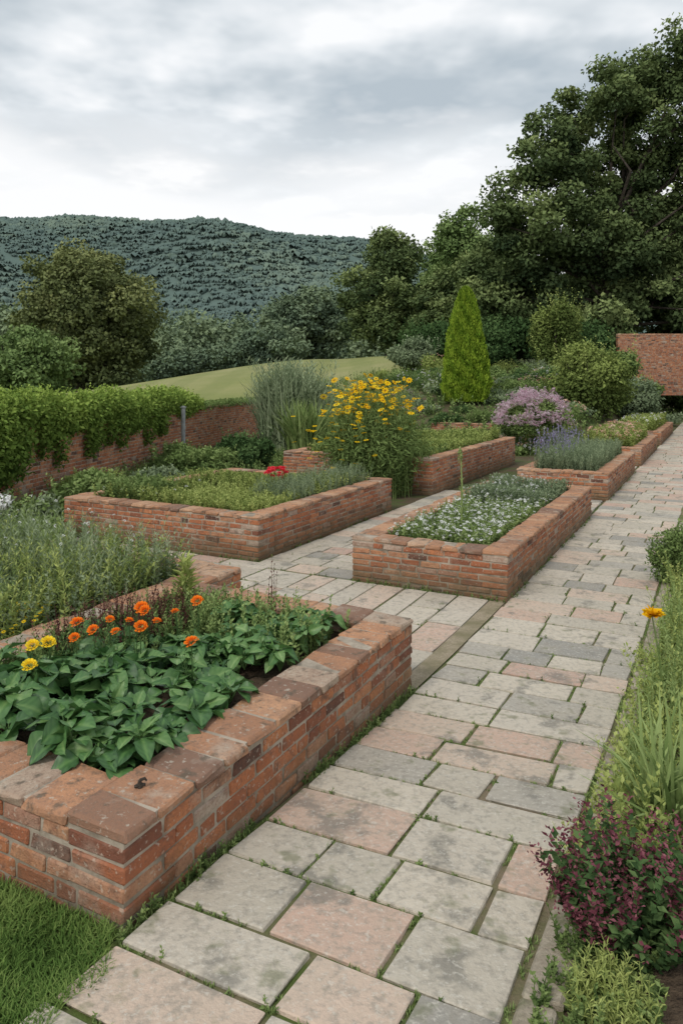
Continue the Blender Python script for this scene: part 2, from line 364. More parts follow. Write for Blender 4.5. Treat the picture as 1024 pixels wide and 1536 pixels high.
def bed(u0,u1,v0,v1,H,th=.25,ch=.066,soil=None,name='raised_brick_bed',cl=.205):
    g=Geo()
    run(g,'u',u0,u1,v0,v0+th,H,th,th,ch=ch,cl=cl); run(g,'u',u0,u1,v1-th,v1,H,th,th,ch=ch,cl=cl)
    run(g,'v',v0,v1,u0,u0+th,H,th,th,flip=True,ch=ch,cfull=False,cl=cl); run(g,'v',v0,v1,u1-th,u1,H,th,th,flip=True,ch=ch,cfull=False,cl=cl)
    sz=H-.1 if soil is None else soil
    nu,nv=24,16; us=np.linspace(u0+th-.02,u1-th+.02,nu); vs=np.linspace(v0+th-.02,v1-th+.02,nv); U,Vv=np.meshgrid(us,vs); X,Y=uv(U,Vv)
    Z=sz+rng.normal(0,.012,U.shape); i2=np.arange(nu*nv).reshape(nv,nu)
    g.add(np.stack([X.ravel(),Y.ravel(),Z.ravel()],1),np.stack([i2[:-1,:-1],i2[:-1,1:],i2[1:,1:],i2[1:,:-1]],-1).reshape(-1,4),.5,3)
    return g.obj(name,[M_brick,M_cope,M_mortar,M_soil])
bed(1.90,4.60,-3.98,-1.87,.55,.28,.072,soil=.45,cl=.20)
g=Geo()
run(g,'u',4.603,5.16,-3.98,-3.70,.55,0,0,ch=.072)
run(g,'v',-7.28,-3.985,4.88,5.16,.55,0,0,ch=.072); run(g,'u',1.9,4.875,-7.28,-7.0,.55,ch=.072); run(g,'v',-6.995,-3.985,1.9,2.18,.55,ch=.072)
X,Y=uv(np.array([2.1,4.95,4.95,2.1]),np.array([-7.1,-7.1,-3.95,-3.95])); g.add(np.stack([X,Y,np.full(4,.42)],1),[[0,1,2,3]],.5,3)
g.obj('raised_brick_bed',[M_brick,M_cope,M_mortar,M_soil])
bed(6.95,12.1,-3.52,-1.83,.50)
bed(7.15,11.1,-8.16,-4.88,.56)
bed(12.95,19.2,-8.2,-4.85,.72)
bed(24.4,29,-9.2,-5.3,.75)
bed(13.8,18.5,-3.45,-1.8,.52)
bed(19.9,25.2,-3.45,-1.8,.50)
bed(27,34,-3.45,-1.8,.50)
g=Geo(); hx,hy=-.80,2.86; tube(g,[(hx,hy,.545),(hx,hy,.568),(hx+.004,hy,.575),(hx+.018,hy+.006,.578),(hx+.026,hy+.008,.568)],[.011,.008,.007,.006,.003],0,8,.3); tube(g,[(hx-.02,hy-.006,.551),(hx,hy,.556),(hx+.02,hy+.01,.551)],[.006,.009,.005],0,8,.3); g.obj('rusty_iron_hook',[M_bark])
WA=math.atan2(2.77,17.1); WL=math.hypot(2.77,17.1)
FRW=(-5.64,11.9,WA)
g=Geo(); run(g,'u',-5,WL,-.3,0,1.46,ch=.072,fr=FRW,cope=.07); g.obj('brick_garden_wall',[M_brick,M_cope,M_mortar])
def wpos(s,off=0): return FRW[0]+math.sin(WA)*s+math.cos(WA)*off, FRW[1]+math.cos(WA)*s-math.sin(WA)*off
g=Geo(); run(g,'u',0,4.2,-.3,0,3.6,ch=.085,fr=(16.1,42,math.pi/2),cope=.1); o=g.obj('brick_garden_wall',[M_brick,M_cope,M_mortar]); o.location.z=1.45
# ---------------------------------------------------------------- paving
g=Geo()
def sheet(u0,u1,v0,v1,dz,mat,st=.25):
    nu=max(2,int((u1-u0)/st)+1); nv=max(2,int((v1-v0)/st)+1)
    U,Vv=np.meshgrid(np.linspace(u0,u1,nu),np.linspace(v0,v1,nv)); X,Y=uv(U,Vv); i2=np.arange(nu*nv).reshape(nv,nu)
    g.add(np.stack([X.ravel(),Y.ravel(),(G(X,Y)+dz).ravel()],1),np.stack([i2[:-1,:-1],i2[1:,:-1],i2[1:,1:],i2[:-1,1:]],-1).reshape(-1,4),.5,mat)
joints=[]
def pave(u0,u1,v0,v1,du,dv,along='v',gap=.0095):
    C=[];H=[]; a0,a1,b0,b1=(u0,u1,v0,v1) if along=='v' else (v0,v1,u0,u1)
    a=a0; 
    while a<a1-.03:
        d=rng.uniform(*du); 
        if a1-(a+d)<.15: d=a1-a
        b=b0
        while b<b1-.03:
            l=rng.uniform(*dv)
            if b1-(b+l)<dv[0]*.6: l=b1-b
            C.append((a+d/2,b+l/2,.008+rng.normal(0,.0012))); H.append((d/2-gap*rng.uniform(.6,1.3),l/2-gap*rng.uniform(.6,1.3),.016))
            if u0<9: joints.append((a+d/2,a+d/2,b+l,b+l,0,d,along))
            b+=l
        if u0<9: joints.append((a,a,b0,b1,1,0,along))
        a+=d
    C=np.array(C);H=np.array(H)
    if along!='v': C=C[:,[1,0,2]];H=H[:,[1,0,2]]
    boxes(g,C,H,.004,.005,rng.uniform(0,1,len(C)),0,ground=True,rot=.008,zjit=.3)
sheet(.9,46,-1.855,-.42,.011,1)
pave(1.0,46,-1.84,-.57,(.27,.38),(.30,.64))
sheet(4.62,6.94,-4.9,-2.0,.010,1); pave(4.64,6.93,-4.6,-2.0,(.24,.34),(.45,.85),'u')
sheet(5.18,7.13,-9.5,-4.9,.011,1); pave(5.2,7.12,-9.4,-4.62,(.3,.42),(.4,.7),'v')
sheet(6.94,13.8,-4.87,-3.53,.011,1); pave(6.96,13.7,-4.86,-3.54,(.27,.37),(.3,.6))
sheet(12.1,13.8,-3.53,-1.95,.010,1); pave(12.12,13.78,-3.52,-1.88,(.27,.37),(.3,.6))
sheet(18.5,19.9,-3.5,-1.95,.010,1); pave(18.52,19.88,-3.5,-1.88,(.27,.37),(.3,.6))
sheet(4.6,6.95,-2.0,-1.85,.021,2,.05)
g.obj('garden_path',[M_slab,M_joint,M_gravel])
g=Geo(); us=np.arange(1.0,12,.62); C=np.array([(u+.31,-.49,.004) for u in us]); boxes(g,C,(.306,.065,.03),.01,.006,.5,0,ground=True); g.obj('path_kerb',[M_kerb])
g=Geo(); sheet(1.0,14,-.425,3.0,.006,0,.2); g.obj('border_soil',[M_soil])
g=Geo(); B=[]
for j in joints:
    al=j[6]; 
    if j[4]==1: n=28; a=np.full(n,j[0])+rng.normal(0,.004,n); b=rng.uniform(j[2],j[3],n)
    else: n=8; a=j[0]+rng.uniform(-.5,.5,n)*j[5]; b=np.full(n,j[2])+rng.normal(0,.004,n)
    if al=='v': B.append(np.stack([a,b],1))
    else: B.append(np.stack([b,a],1))
B=np.concatenate(B); B=B[(B[:,0]<8)]
cl=np.sin(B[:,0]*7.1+2*np.sin(B[:,1]*3.3))+np.sin(B[:,1]*9.7+B[:,0]*2.1); B=B[cl>-.6]
B=np.repeat(B,7,0)+rng.normal(0,.006,(len(B)*7,2)); X,Y=uv(B[:,0],B[:,1]); P=np.stack([X,Y,G(X,Y)+.010],1)
blades(g,P,rng.uniform(.010,.024,len(P)),.004,.8,rng.uniform(.3,1,len(P)),0,2)
k=rng.choice(len(P),260); sprigs(g,P[k],rng.uniform(.015,.045,260),8,.020,.5,KITE,0)
def line(n,u0,u1,v0,v1,s=.02):
    t=rng.uniform(0,1,n); U=u0+(u1-u0)*t+rng.normal(0,s,n); Vv=v0+(v1-v0)*t+rng.normal(0,s,n); X,Y=uv(U,Vv); return np.stack([X,Y,G(X,Y)+.006],1)
for a in ((1500,1.88,4.6,-1.85,-1.85),(700,4.63,4.63,-3.7,-1.9),(600,6.93,6.93,-3.5,-1.85),(900,6.95,12,-1.815,-1.815),(700,7.13,7.13,-8,-4.9),(500,7.1,11,-4.86,-4.86),(400,13.8,18.5,-1.78,-1.78),(1200,2,9,-.42,-.42)):
    P=line(a[0],*a[1:],.014); c=np.sin(P[:,0]*9)+np.sin(P[:,1]*5.3); P=P[c>-.6]
    blades(g,P,rng.uniform(.012,.05,len(P)),.005,.8,rng.uniform(.1,.9,len(P)),0,2)
    q=P[rng.choice(len(P),len(P)//10)]; sprigs(g,q,rng.uniform(.02,.08,len(q)),9,.026,.5,KITE,0)
g.obj('joint_weeds',[LM_herb])
# ---------------------------------------------------------------- lawn
n=95000; X=rng.uniform(-2.2,-.4,n); Y=rng.uniform(1.9,3.5,n); u=SU*X+CU*Y; v=CU*X-SU*Y
edge=.05*np.sin(u*9)+.03*np.sin(u*23)
k=(u<1.885)&(v<-1.80+edge); X=X[k];Y=Y[k]
g=Geo(); P=np.stack([X,Y,G(X,Y)],1); nz=np.sin(X*14)+np.sin(Y*17+X*5)
blades(g,P,rng.uniform(.02,.055,len(P))*(1+.15*nz),.0045,1.1,.50+.14*nz+rng.normal(0,.22,len(P)),0,3)
g.obj('lawn',[LM_grass])
# ---------------------------------------------------------------- planting helpers
def pts(n,u0,u1,v0,v1,z):
    U=rng.uniform(u0,u1,n);Vv=rng.uniform(v0,v1,n);X,Y=uv(U,Vv);return np.stack([X,Y,np.full(n,z)],1)
def ptsxy(n,x0,x1,y0,y1,dz=0):
    X=rng.uniform(x0,x1,n);Y=rng.uniform(y0,y1,n);return np.stack([X,Y,G(X,Y)+dz],1)
def ring(n,c,r):
    a=rng.uniform(0,2*math.pi,n);q=r*np.sqrt(rng.uniform(0,1,n));return np.stack([c[0]+q*np.cos(a),c[1]+q*np.sin(a),np.full(n,c[2])],1)
def hn(P,f=2.5): return .5+.25*np.sin(P[:,0]*f+1.3)+.25*np.sin(P[:,1]*f*1.2+P[:,0]*f*.5)
def rosette(g,c,nl,L,mat=0,vb=0.):
    t=(np.arange(nl)+rng.uniform(0,.6,nl))/nl; az=np.arange(nl)*2.4+rng.uniform(0,6)
    el=1.15-1.05*t; stem=L*(.25+.75*t)
    d=np.stack([np.cos(az)*np.cos(el),np.sin(az)*np.cos(el),np.sin(el)],1)
    p=np.asarray(c)+d*stem[:,None]*.6+np.array([0,0,.03])
    el2=el-.35+rng.normal(0,.2,nl); d2=np.stack([np.cos(az)*np.cos(el2),np.sin(az)*np.cos(el2),np.sin(el2)],1)
    s=L*rng.uniform(.6,1.15,nl)*(.65+.4*t)
    inst(g,BIG,p,frames(d2,.35),np.stack([s,s*rng.uniform(.85,1.15,nl),s*rng.uniform(.6,1.8,nl)],1),rng.uniform(.12,.62,nl)-.12*t+vb,mat)
    for i in range(nl):
        tube(g,[np.asarray(c)+[0,0,-.03],np.asarray(c)*.5+p[i]*.5+[0,0,.01],p[i]],[.004,.0035,.003],mat,4,.6)
g=Geo()
for i in range(78):
    u=rng.uniform(2.22,3.5);v=rng.uniform(-3.55,-2.22)
    x,y=uv(u,v); rosette(g,(x,y,.47+rng.uniform(0,.11)),11,rng.uniform(.11,.165))
for i in range(42):
    u=rng.uniform(3.35,4.25);v=rng.uniform(-2.95,-2.22); x,y=uv(u,v); rosette(g,(x,y,.47+rng.uniform(0,.13)),12,rng.uniform(.075,.12),vb=.1)
g.obj('leafy_vegetable_plants',[LM_sal],True)
g=Geo()
P=pts(340,3.0,4.28,-3.66,-2.9,.44); sprigs(g,P,rng.uniform(.1,.28,len(P)),22,.035,.4,KITE,0)
P=pts(230,3.6,4.3,-3.3,-2.2,.44); sprigs(g,P,rng.uniform(.14,.30,len(P)),22,.045,.4,KITE,0,var=rng.uniform(.4,.9,len(P)))
P=pts(190,3.0,3.9,-3.66,-3.1,.44); sprigs(g,P,rng.uniform(.2,.34,len(P)),24,.028,.4,KITE,1)
P=pts(160,2.3,3.3,-3.66,-3.35,.44); sprigs(g,P,rng.uniform(.12,.28,len(P)),20,.035,.4,KITE,0)
x,y=uv(4.15,-3.5)
for i in range(5):
    sprigs(g,np.array([[x+rng.normal(0,.03),y,.44]]),np.array([rng.uniform(.38,.55)]),30,.15,.15,NARR,2,up=.4,stemw=.01,start=.3,var=np.array([.75]))
x,y=uv(4.2,-2.75); sprigs(g,ring(5,(x,y,.44),.04),rng.uniform(.35,.5,5),14,.03,.1,KITE,3,up=1)
g.obj('herb_plants',[LM_herb,LM_pur2,LM_herb2,LM_pur2])
g=Geo()
fl=[(-1.22,4.4,.78,.040,0),(-1.19,4.36,.775,.032,0),(-.90,4.5,.79,.036,0),(-1.14,4.1,.765,.036,0),(-.79,3.8,.785,.036,0),(-1.585,3.9,.745,.038,1),(-1.67,3.9,.73,.034,1),(-1.6,3.7,.70,.036,1),(-1.54,4.2,.755,.036,0),(-1.38,4.3,.74,.026,0),(-1.5,4.05,.72,.028,0),(-1.3,4.15,.72,.026,0),(-1.1,4.3,.73,.026,0),(-1.25,4.25,.75,.024,0),(-1.42,4.12,.74,.030,0),(-1.02,4.42,.75,.024,0)]
for x,y,z,r,m in fl:
    d=np.array([[rng.normal(0,.25),-.35+rng.normal(0,.2),1.]]); z3=nrm(d); xx=nrm(np.cross([[0,1,.1]],z3)); yy=np.cross(z3,xx); R=np.stack([xx,yy,z3],2)
    inst(g,POM,np.array([[x,y,z]]),R,r,.5 if m==0 else .75,m)
    bx,by=x+rng.normal(0,.03),y+rng.normal(0,.03); tube(g,[(bx,by,.42),(bx*.5+x*.5+.01,by*.5+y*.5,(z+.42)/2),(x,y,z)],[.004,.0035,.003],2,5,.5)
    sprigs(g,np.array([[bx,by,.43]]*4),np.full(4,(z-.47)),14,.05,.25,NARR,2)
g.obj('marigold_plants',[FM_or,FM_ye,LM_dk])
g=Geo()
P=pts(1200,2.2,4.85,-6.9,-4.02,.42); H=.16+.42*hn(P,2.2)*rng.uniform(.6,1.1,len(P)); sprigs(g,P,H,22,.065,.4,NARR,0,var=rng.uniform(.25,.95,len(P)))
P=pts(800,2.4,4.85,-6.9,-4.02,.42); sprigs(g,P,.14+.34*hn(P,4)*rng.uniform(.5,1.1,len(P)),24,.05,.45,KITE,2)
P=pts(500,2.6,4.85,-6.9,-4.02,.42); sprigs(g,P,.10+.36*hn(P,3.1)*rng.uniform(.5,1.1,len(P)),24,.055,.5,KITE,3)
P=pts(260,3.9,4.8,-6.8,-4.1,.42); sprigs(g,P,rng.uniform(.35,.62,len(P)),24,.08,.3,NARR,2,up=.8,var=rng.uniform(.5,1,len(P)))
P=pts(420,2.6,4.7,-6.8,-4.1,.42); sprigs(g,P,rng.uniform(.25,.55,len(P)),20,.08,.6,NARR,3,var=rng.uniform(.3,1,len(P)))
P=pts(50,3.4,4.7,-6.0,-4.2,.42); T=sprigs(g,P,rng.uniform(.4,.7,len(P)),20,.07,.3,NARR,2); inst(g,POMS,T,frames(sphdir(50),.3),.014,.8,1)
P=pts(130,2.9,3.5,-4.6,-4.0,.42); T=sprigs(g,P,rng.uniform(.1,.2,len(P)),16,.035,.5,KITE,3); inst(g,DAI,T,frames(np.tile([[1,0,0.]],(len(T),1)),.3),.016,.5,4)
g.obj('feathery_herb_plants',[LM_herb,FM_wh,LM_grey,LM_herb2,FM_ye])
g=Geo()
for i in range(34):
    x=rng.uniform(-7.3,-3.2); y=rng.uniform(6.6,9.6); 
    u=SU*x+CU*y
    if u<5.5: continue
    clumpy(g,(x,y,.2),(rng.uniform(.3,.5),.4,rng.uniform(.3,.6)),1500,.06,7,rng.integers(0,2))
clumpy(g,(-3.5,7.4,.3),(.35,.35,.5),2500,.055,8,0); clumpy(g,(-2.6,7.0,.2),(.3,.3,.45),2500,.05,8,0)
for p in((-3.32,7.1,.98),(-3.42,7.05,.90)): blob(g,p,.07,80,.045,2,KITE,.6)
g.obj('cottage_garden_plants',[LM_herb,LM_grey,FM_wh])
def bush(name,x,y,r,h,n,L,mats,nl=12,var=.45,dz=0,T=KITE):
    g=Geo(); z=float(G(x,y))+dz
    for i in range(6):
        a=i*1.05; tube(g,[(x,y,z-.05),(x+.3*r*math.cos(a),y+.3*r*math.sin(a),z+h*.35),(x+.6*r*math.cos(a),y+.6*r*math.sin(a),z+h*.7)],[.02*h+.005,.014*h+.003,.004],1,5)
    clumpy(g,(x,y,z+h*.48),(r,r,h*.52),n,L,nl,0,T,var,-.9)
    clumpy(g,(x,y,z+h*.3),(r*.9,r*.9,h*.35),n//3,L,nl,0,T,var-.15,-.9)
    sprigs(g,np.stack([x+rng.normal(0,r*.4,30),y+rng.normal(0,r*.4,30),np.full(30,z+h*.6)],1),rng.uniform(.25,.5,30)*h,12,L*1.2,.6,T,0,var=rng.uniform(.4,.8,30))
    return g.obj(name,[mats,M_bark])
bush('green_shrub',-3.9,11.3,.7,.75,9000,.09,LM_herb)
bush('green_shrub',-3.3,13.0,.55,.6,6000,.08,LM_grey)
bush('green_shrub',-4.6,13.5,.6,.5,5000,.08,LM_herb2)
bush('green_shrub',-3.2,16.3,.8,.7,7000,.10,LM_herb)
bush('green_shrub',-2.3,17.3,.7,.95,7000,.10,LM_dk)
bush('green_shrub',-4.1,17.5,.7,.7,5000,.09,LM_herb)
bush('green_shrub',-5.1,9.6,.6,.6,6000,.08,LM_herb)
g=Geo()
P=ptsxy(1500,-5.2,-1.2,11,21); P=P[(P[:,0]>-5.64+.162*(P[:,1]-11.9)+.1)]; u=SU*P[:,0]+CU*P[:,1]; v=CU*P[:,0]-SU*P[:,1]; P=P[~((v>-8.3)&(v<-4.8)&(u>7)&(u<20))]
sprigs(g,P,rng.uniform(.15,.5,len(P)),18,.08,.5,KITE,0)
g.obj('wall_border_plants',[LM_herb])
g=Geo(); Z=.44
P=pts(1500,7.45,10.8,-7.9,-5.15,Z); H=.10+.22*hn(P,2.)*rng.uniform(.6,1.1,len(P)); sprigs(g,P,H,18,.06,.4,KITE,0)
P=pts(500,7.45,9,-6.8,-5.15,Z); sprigs(g,P,rng.uniform(.12,.24,len(P)),18,.055,.4,KITE,0,var=rng.uniform(.5,.9,len(P)))
P=pts(700,8.4,10.8,-5.9,-5.12,Z); sprigs(g,P,rng.uniform(.2,.42,len(P)),22,.06,.35,NARR,1)
P=pts(300,7.5,8.4,-7.9,-7.2,Z); sprigs(g,P,rng.uniform(.2,.36,len(P)),18,.07,.4,KITE,2)
x,y=uv(9.2,-5.95); T=ring(26,(x,y,.82),.17); T[:,2]+=rng.normal(0,.05,26); inst(g,POM,T,frames(sphdir(26)*.3+[1,0,0],.3),.042,rng.uniform(.3,.8,26),3)
sprigs(g,ring(16,(x,y,Z),.15),.36,14,.07,.3,KITE,0)
T=pts(20,7.4,9,-8.0,-6.8,.64); inst(g,POMS,T,frames(sphdir(20),.3),.02,.6,4)
g.obj('low_herb_planting',[LM_herb2,LM_grey,LM_herb,FM_rd,FM_wh])
g=Geo(); Z=.39
P=pts(1900,7.25,10.4,-3.24,-2.12,Z); T=sprigs(g,P,rng.uniform(.10,.22,len(P)),16,.045,.4,KITE,0,var=rng.uniform(.3,.95,len(P)))
k=rng.choice(len(T),1350,False); inst(g,DAI,T[k]+rng.normal(0,.01,(1350,3)),frames(nrm(rng.normal(0,.25,(1350,3))+[1,0,0]),.35),rng.uniform(.012,.026,1350),.6,1)
P=pts(1000,9.8,11.85,-3.24,-2.12,Z); sprigs(g,P,.14+.2*hn(P,3),18,.05,.4,KITE,2)
T=pts(90,9.6,11.6,-3.2,-2.2,.66); T[:,2]+=rng.normal(0,.03,90); inst(g,POMS,T,frames(sphdir(90),.3),.017,.6,1)
x,y=uv(8.18,-2.70)
tube(g,[(x,y,Z),(x+.01,y,Z+.5),(x-.015,y,Z+.98)],[.014,.010,.005],0,6,.95)
T=sprigs(g,np.array([[x,y,Z]]*2),np.array([.95,.9]),30,.06,.02,NARR,0,up=1.4,stemw=.012,var=np.array([.9,.8]))
blob(g,(x-.015,y,Z+.93),(.022,.022,.09),70,.03,0,KITE,.8)
sprigs(g,ring(4,(x,y,Z),.05),rng.uniform(.35,.55,4),20,.05,.15,NARR,0,up=1.,stemw=.012)
g.obj('white_flowering_plants',[LM_herb,FM_wh,LM_grey])
g=Geo(); c=(.62,14.0,0.)
P=ring(330,c,.78); n=len(P); rr=np.hypot(P[:,0]-c[0],P[:,1]-c[1])
H=2.15-.75*(rr/.75)**2*rng.uniform(.5,1,n)+rng.normal(0,.1,n)
T=sprigs(g,P.copy(),H,34,.15,.28,NARR,0,up=.35,stemw=.014,start=.06)
blob(g,(c[0],c[1],.9),(1.05,1.0,.8),9000,.12,0,NARR,.45)
nf=250; k=rng.choice(n,nf,False); q=T[k]+rng.normal(0,.07,(nf,3)); zz=nrm(rng.normal(0,.35,(nf,3))+[-.05,-.25,1]); xx=nrm(np.cross(np.tile([[0,1,.1]],(nf,1)),zz)); R=np.stack([xx,np.cross(zz,xx),zz],2)
inst(g,DAI,q,R,rng.uniform(.045,.085,nf),rng.uniform(.1,.9,nf),1); inst(g,DOM,q,R,.065,.5,2)
q=T[rng.choice(n,90)]+np.stack([rng.uniform(-.7,-.1,90),rng.normal(-.3,.2,90),rng.uniform(-1.1,-.1,90)],1); inst(g,DAI,q,frames(sphdir(90)*.2+[1,0,0],.4),.055,.5,1)
g.obj('yellow_daisy_plant',[LM_herb,FM_ye,FM_ct])
g=Geo()
P=pts(2200,13.3,18.9,-7.9,-5.1,.62); sprigs(g,P,.12+.3*hn(P,1.6)*rng.uniform(.5,1,len(P)),14,.09,.4,KITE,0)
P=pts(260,13.3,15.5,-6.2,-5.1,.62); sprigs(g,P,rng.uniform(.1,.2,len(P)),14,.09,.4,KITE,1)
g.obj('low_herb_planting',[LM_herb2,LM_herb])
g=Geo(); P=ring(700,(-1.5,22,0),.95); P[:,2]=G(P[:,0],P[:,1]); blades(g,P,rng.uniform(1.7,3.0,len(P)),.08,.45,rng.uniform(.4,1,len(P)),0,5,.5)
P=ring(420,(-1.5,22,0),.95); P[:,2]=G(P[:,0],P[:,1]); sprigs(g,P,rng.uniform(1.6,2.9,420),40,.30,.35,NARR,0,up=1.0,start=.1,var=rng.uniform(.3,.95,420))
P=ring(420,(-1.0,20.4,0),.5); blades(g,P,rng.uniform(1.2,2.0,len(P)),.09,.6,rng.uniform(.4,1,len(P)),1,5,.5)
g.obj('ornamental_grass',[LM_grey,LM_herb])
def cypress(x,y,h,r):
    z=float(G(x,y)); g=Geo(); tube(g,[(x,y,z-.2),(x,y,z+h*.5),(x,y,z+h*.93)],[.12,.08,.02],1)
    n=56000; t=rng.uniform(0,1,n)**1.15; R=r*np.minimum(1,(1-t)**.50*1.03)*(.84+.18*np.minimum(1,t*7)); a=rng.uniform(0,2*math.pi,n)
    R=R*(1+.06*np.sin(a*5+t*9)+.06*np.sin(a*11-t*23)+.03*np.sin(a*3+t*50)); q=R*(.70+.34*rng.uniform(0,1,n)**.6)
    P=np.stack([x+q*np.cos(a),y+q*np.sin(a),z+.05+t*h*.97],1); d=np.stack([np.cos(a)*.45,np.sin(a)*.45,np.full(n,1.1)],1)+rng.normal(0,.25,(n,3))
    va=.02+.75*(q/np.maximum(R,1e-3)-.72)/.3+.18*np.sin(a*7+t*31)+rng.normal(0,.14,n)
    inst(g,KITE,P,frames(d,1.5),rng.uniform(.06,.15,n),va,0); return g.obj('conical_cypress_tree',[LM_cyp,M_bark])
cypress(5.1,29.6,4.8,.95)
g=Geo(); c=np.array([5.85,22.0]); z=float(G(*c)); clumpy(g,(c[0],c[1],z+1.0),(.98,.9,.75),9000,.10,12,0,KITE,.5)
n=4200; d=sphdir(n); d[:,2]=np.abs(d[:,2])*1.1-.2; P=np.array([c[0],c[1],z+1.1])+d*[1.05,1.0,.9]*(1+.10*rng.normal(0,1,(n,1))); k=np.sin(P[:,0]*7)+np.sin(P[:,2]*8+P[:,1]*5)>-.5; P=P[k]
inst(g,POMS,P,frames(sphdir(len(P)),.3),rng.uniform(.022,.05,len(P)),rng.uniform(.1,1,len(P)),1)
g.obj('pink_flowering_shrub',[LM_herb,FM_pk])
g=Geo()
P=pts(1500,14.1,18.2,-3.2,-2.05,.42); T=sprigs(g,P,rng.uniform(.25,.45,len(P)),20,.09,.35,NARR,0,up=1)
P=pts(170,14.2,17.2,-3.3,-2.7,.42); T=sprigs(g,P,rng.uniform(.4,.8,len(P)),12,.06,.25,NARR,0,up=1.2)
for k in range(4): inst(g,KITE,T-[0,0,.035*k]+rng.normal(0,.008,T.shape),frames(sphdir(len(T))*.6+[0,0,1],.8),.042,rng.uniform(.1,.9,len(T)),1)
g.obj('lavender_plants',[LM_grey,FM_lv])
g=Geo()
P=pts(1300,20.2,24.9,-3.2,-2.05,.40); T=sprigs(g,P,rng.uniform(.2,.55,len(P)),16,.10,.4,KITE,0)
k=rng.choice(len(T),220,False); inst(g,POMS,T[k],frames(sphdir(220),.3),rng.uniform(.03,.08,220),rng.uniform(.2,.9,220),1)
P=pts(1500,27.3,33.7,-3.2,-2.05,.40); T=sprigs(g,P,rng.uniform(.2,.55,len(P)),14,.12,.4,KITE,0); k=rng.choice(len(T),120,False); inst(g,POMS,T[k],frames(sphdir(120),.3),.05,.9,2)
g.obj('rose_plants',[LM_herb2,FM_pc,FM_wh])
g=Geo()
for i in range(230):
    y=rng.uniform(19,40); x=rng.uniform(1.0 if y>24 else 2.5,.60*y)
    u=SU*x+CU*y; v=CU*x-SU*y
    if (-4.6<v<-.2 and u<36) or (-9.6<v<-4.6 and u<21) : continue
    r=rng.uniform(.35,.95)*(1 if y<30 else 1.3); m=rng.choice([0,1,2,3],p=[.33,.32,.2,.15]); z=float(G(x,y)); h=r*rng.uniform(.6,1.1)
    if abs(x-5.1)<1.3 and y<30: h*=.6
    clumpy(g,(x,y,z+h*.4),(r,r,h*.6),900,.12,6,m,KITE if rng.uniform()<.6 else NARR,.5)
    if rng.uniform()<.22:
        q=50; d=sphdir(q); d[:,2]=np.abs(d[:,2]); inst(g,POMS,np.array([x,y,z+h*.45])+d*[r,r,h*.62],frames(sphdir(q),.3),rng.uniform(.03,.055,q),rng.uniform(.2,.9,q),int(rng.choice([4,4,5,6])))
P=ptsxy(6000,-2,27,20,44); u=SU*P[:,0]+CU*P[:,1]; v=CU*P[:,0]-SU*P[:,1]; P=P[((v<-4)&(P[:,1]>22))|(v>0)|(u>46)]; sprigs(g,P,rng.uniform(.2,.6,len(P)),9,.16,.5,KITE,0)
g.obj('perennial_border',[LM_herb,LM_grey,LM_herb2,LM_dk,FM_wh,FM_pk,FM_pc])
bush('leafy_shrub',9.9,28.5,1.75,2.9,14000,.14,LM_herb2,16,.2)
bush('leafy_shrub',12.4,31,1.4,1.8,9000,.15,LM_grey,12)
bush('dark_shrub',5.9,47,2.6,2.9,9000,.24,LM_dk,12)
bush('dark_shrub',8.4,42,1.9,2.6,8000,.2,LM_dk,12)
bush('grey_shrub',4.2,42,1.7,1.9,7000,.18,LM_grey,10)
bush('olive_conifer_shrub',12.0,40,1.4,4.4,11000,.18,LM_herb2,18,.15)
bush('dark_shrub',14.0,44,2.6,3.0,10000,.24,LM_dk,12)
bush('dark_shrub',10.5,47,3.0,3.4,10000,.24,LM_dk,12)
bush('leafy_shrub',14.2,38,1.5,1.5,8000,.18,LM_herb,12)
bush('leafy_shrub',17.0,40.3,1.1,1.0,6000,.16,LM_herb,10)
bush('leafy_shrub',20.8,38.5,1.6,1.7,8000,.18,LM_herb,12)
bush('leafy_shrub',23.5,40,2.0,2.4,8000,.2,LM_dk,12)
bush('leafy_shrub',19.0,44,2.0,2.6,8000,.2,LM_dk,12)
bush('leafy_shrub',22.5,46,2.5,3.6,8000,.22,LM_herb,12)
g=Geo()
for s in np.arange(-4.5,9.0,.28):
    f=float(ss(9.5,7.5,s)); wob=.5+.5*math.sin(s*2.1)+.3*math.sin(s*5.3)
    x,y=wpos(s,-.1); q=850; blob(g,(x,y,1.55+.15*wob*f),(.36+.1*f,.34,.22+.20*f*rng.uniform(.5,1.2)),q,.085,0,KITE,.62+rng.uniform(-.15,.1),.15)
    if rng.uniform()<.85 and s<6.5:
        L=rng.uniform(.2,1.0)*(1.25 if s<2 else .75); x,y=wpos(s,.08); blob(g,(x,y,1.45-L*.5),(.20,.12,L*.6),560,.08,0,KITE,.4)
for s in np.arange(8.5,17,.4):
    x,y=wpos(s,-.12); blob(g,(x,y,1.50),(.3,.22,.13),170,.08,1,KITE,.4)
for s in np.arange(-4.5,.6,.3):
    x,y=wpos(s,.15); blob(g,(x,y,1.05),(.25,.2,.55),700,.09,0,KITE,.4)
for s in rng.uniform(-4,9,110):
    x,y=wpos(s,-.1); sprigs(g,np.array([[x,y,1.7]]),np.array([rng.uniform(.15,.45)]),9,.09,.8,KITE,0,var=np.array([.8]))
g.obj('ivy_hedge',[LM_ivy,LM_herb])
g=Geo(); tube(g,[(-4.08,18.6,-.1),(-4.08,18.6,1.5),(-4.08,18.6,1.56),(-4.08,18.6,1.57)],[.055,.055,.05,.0],0,10); boxes(g,[(0,0,1.53)],(.07,.07,.012),.003,0,.5,0,fr=(-4.08,18.6,0)); g.obj('metal_post',[M_post])
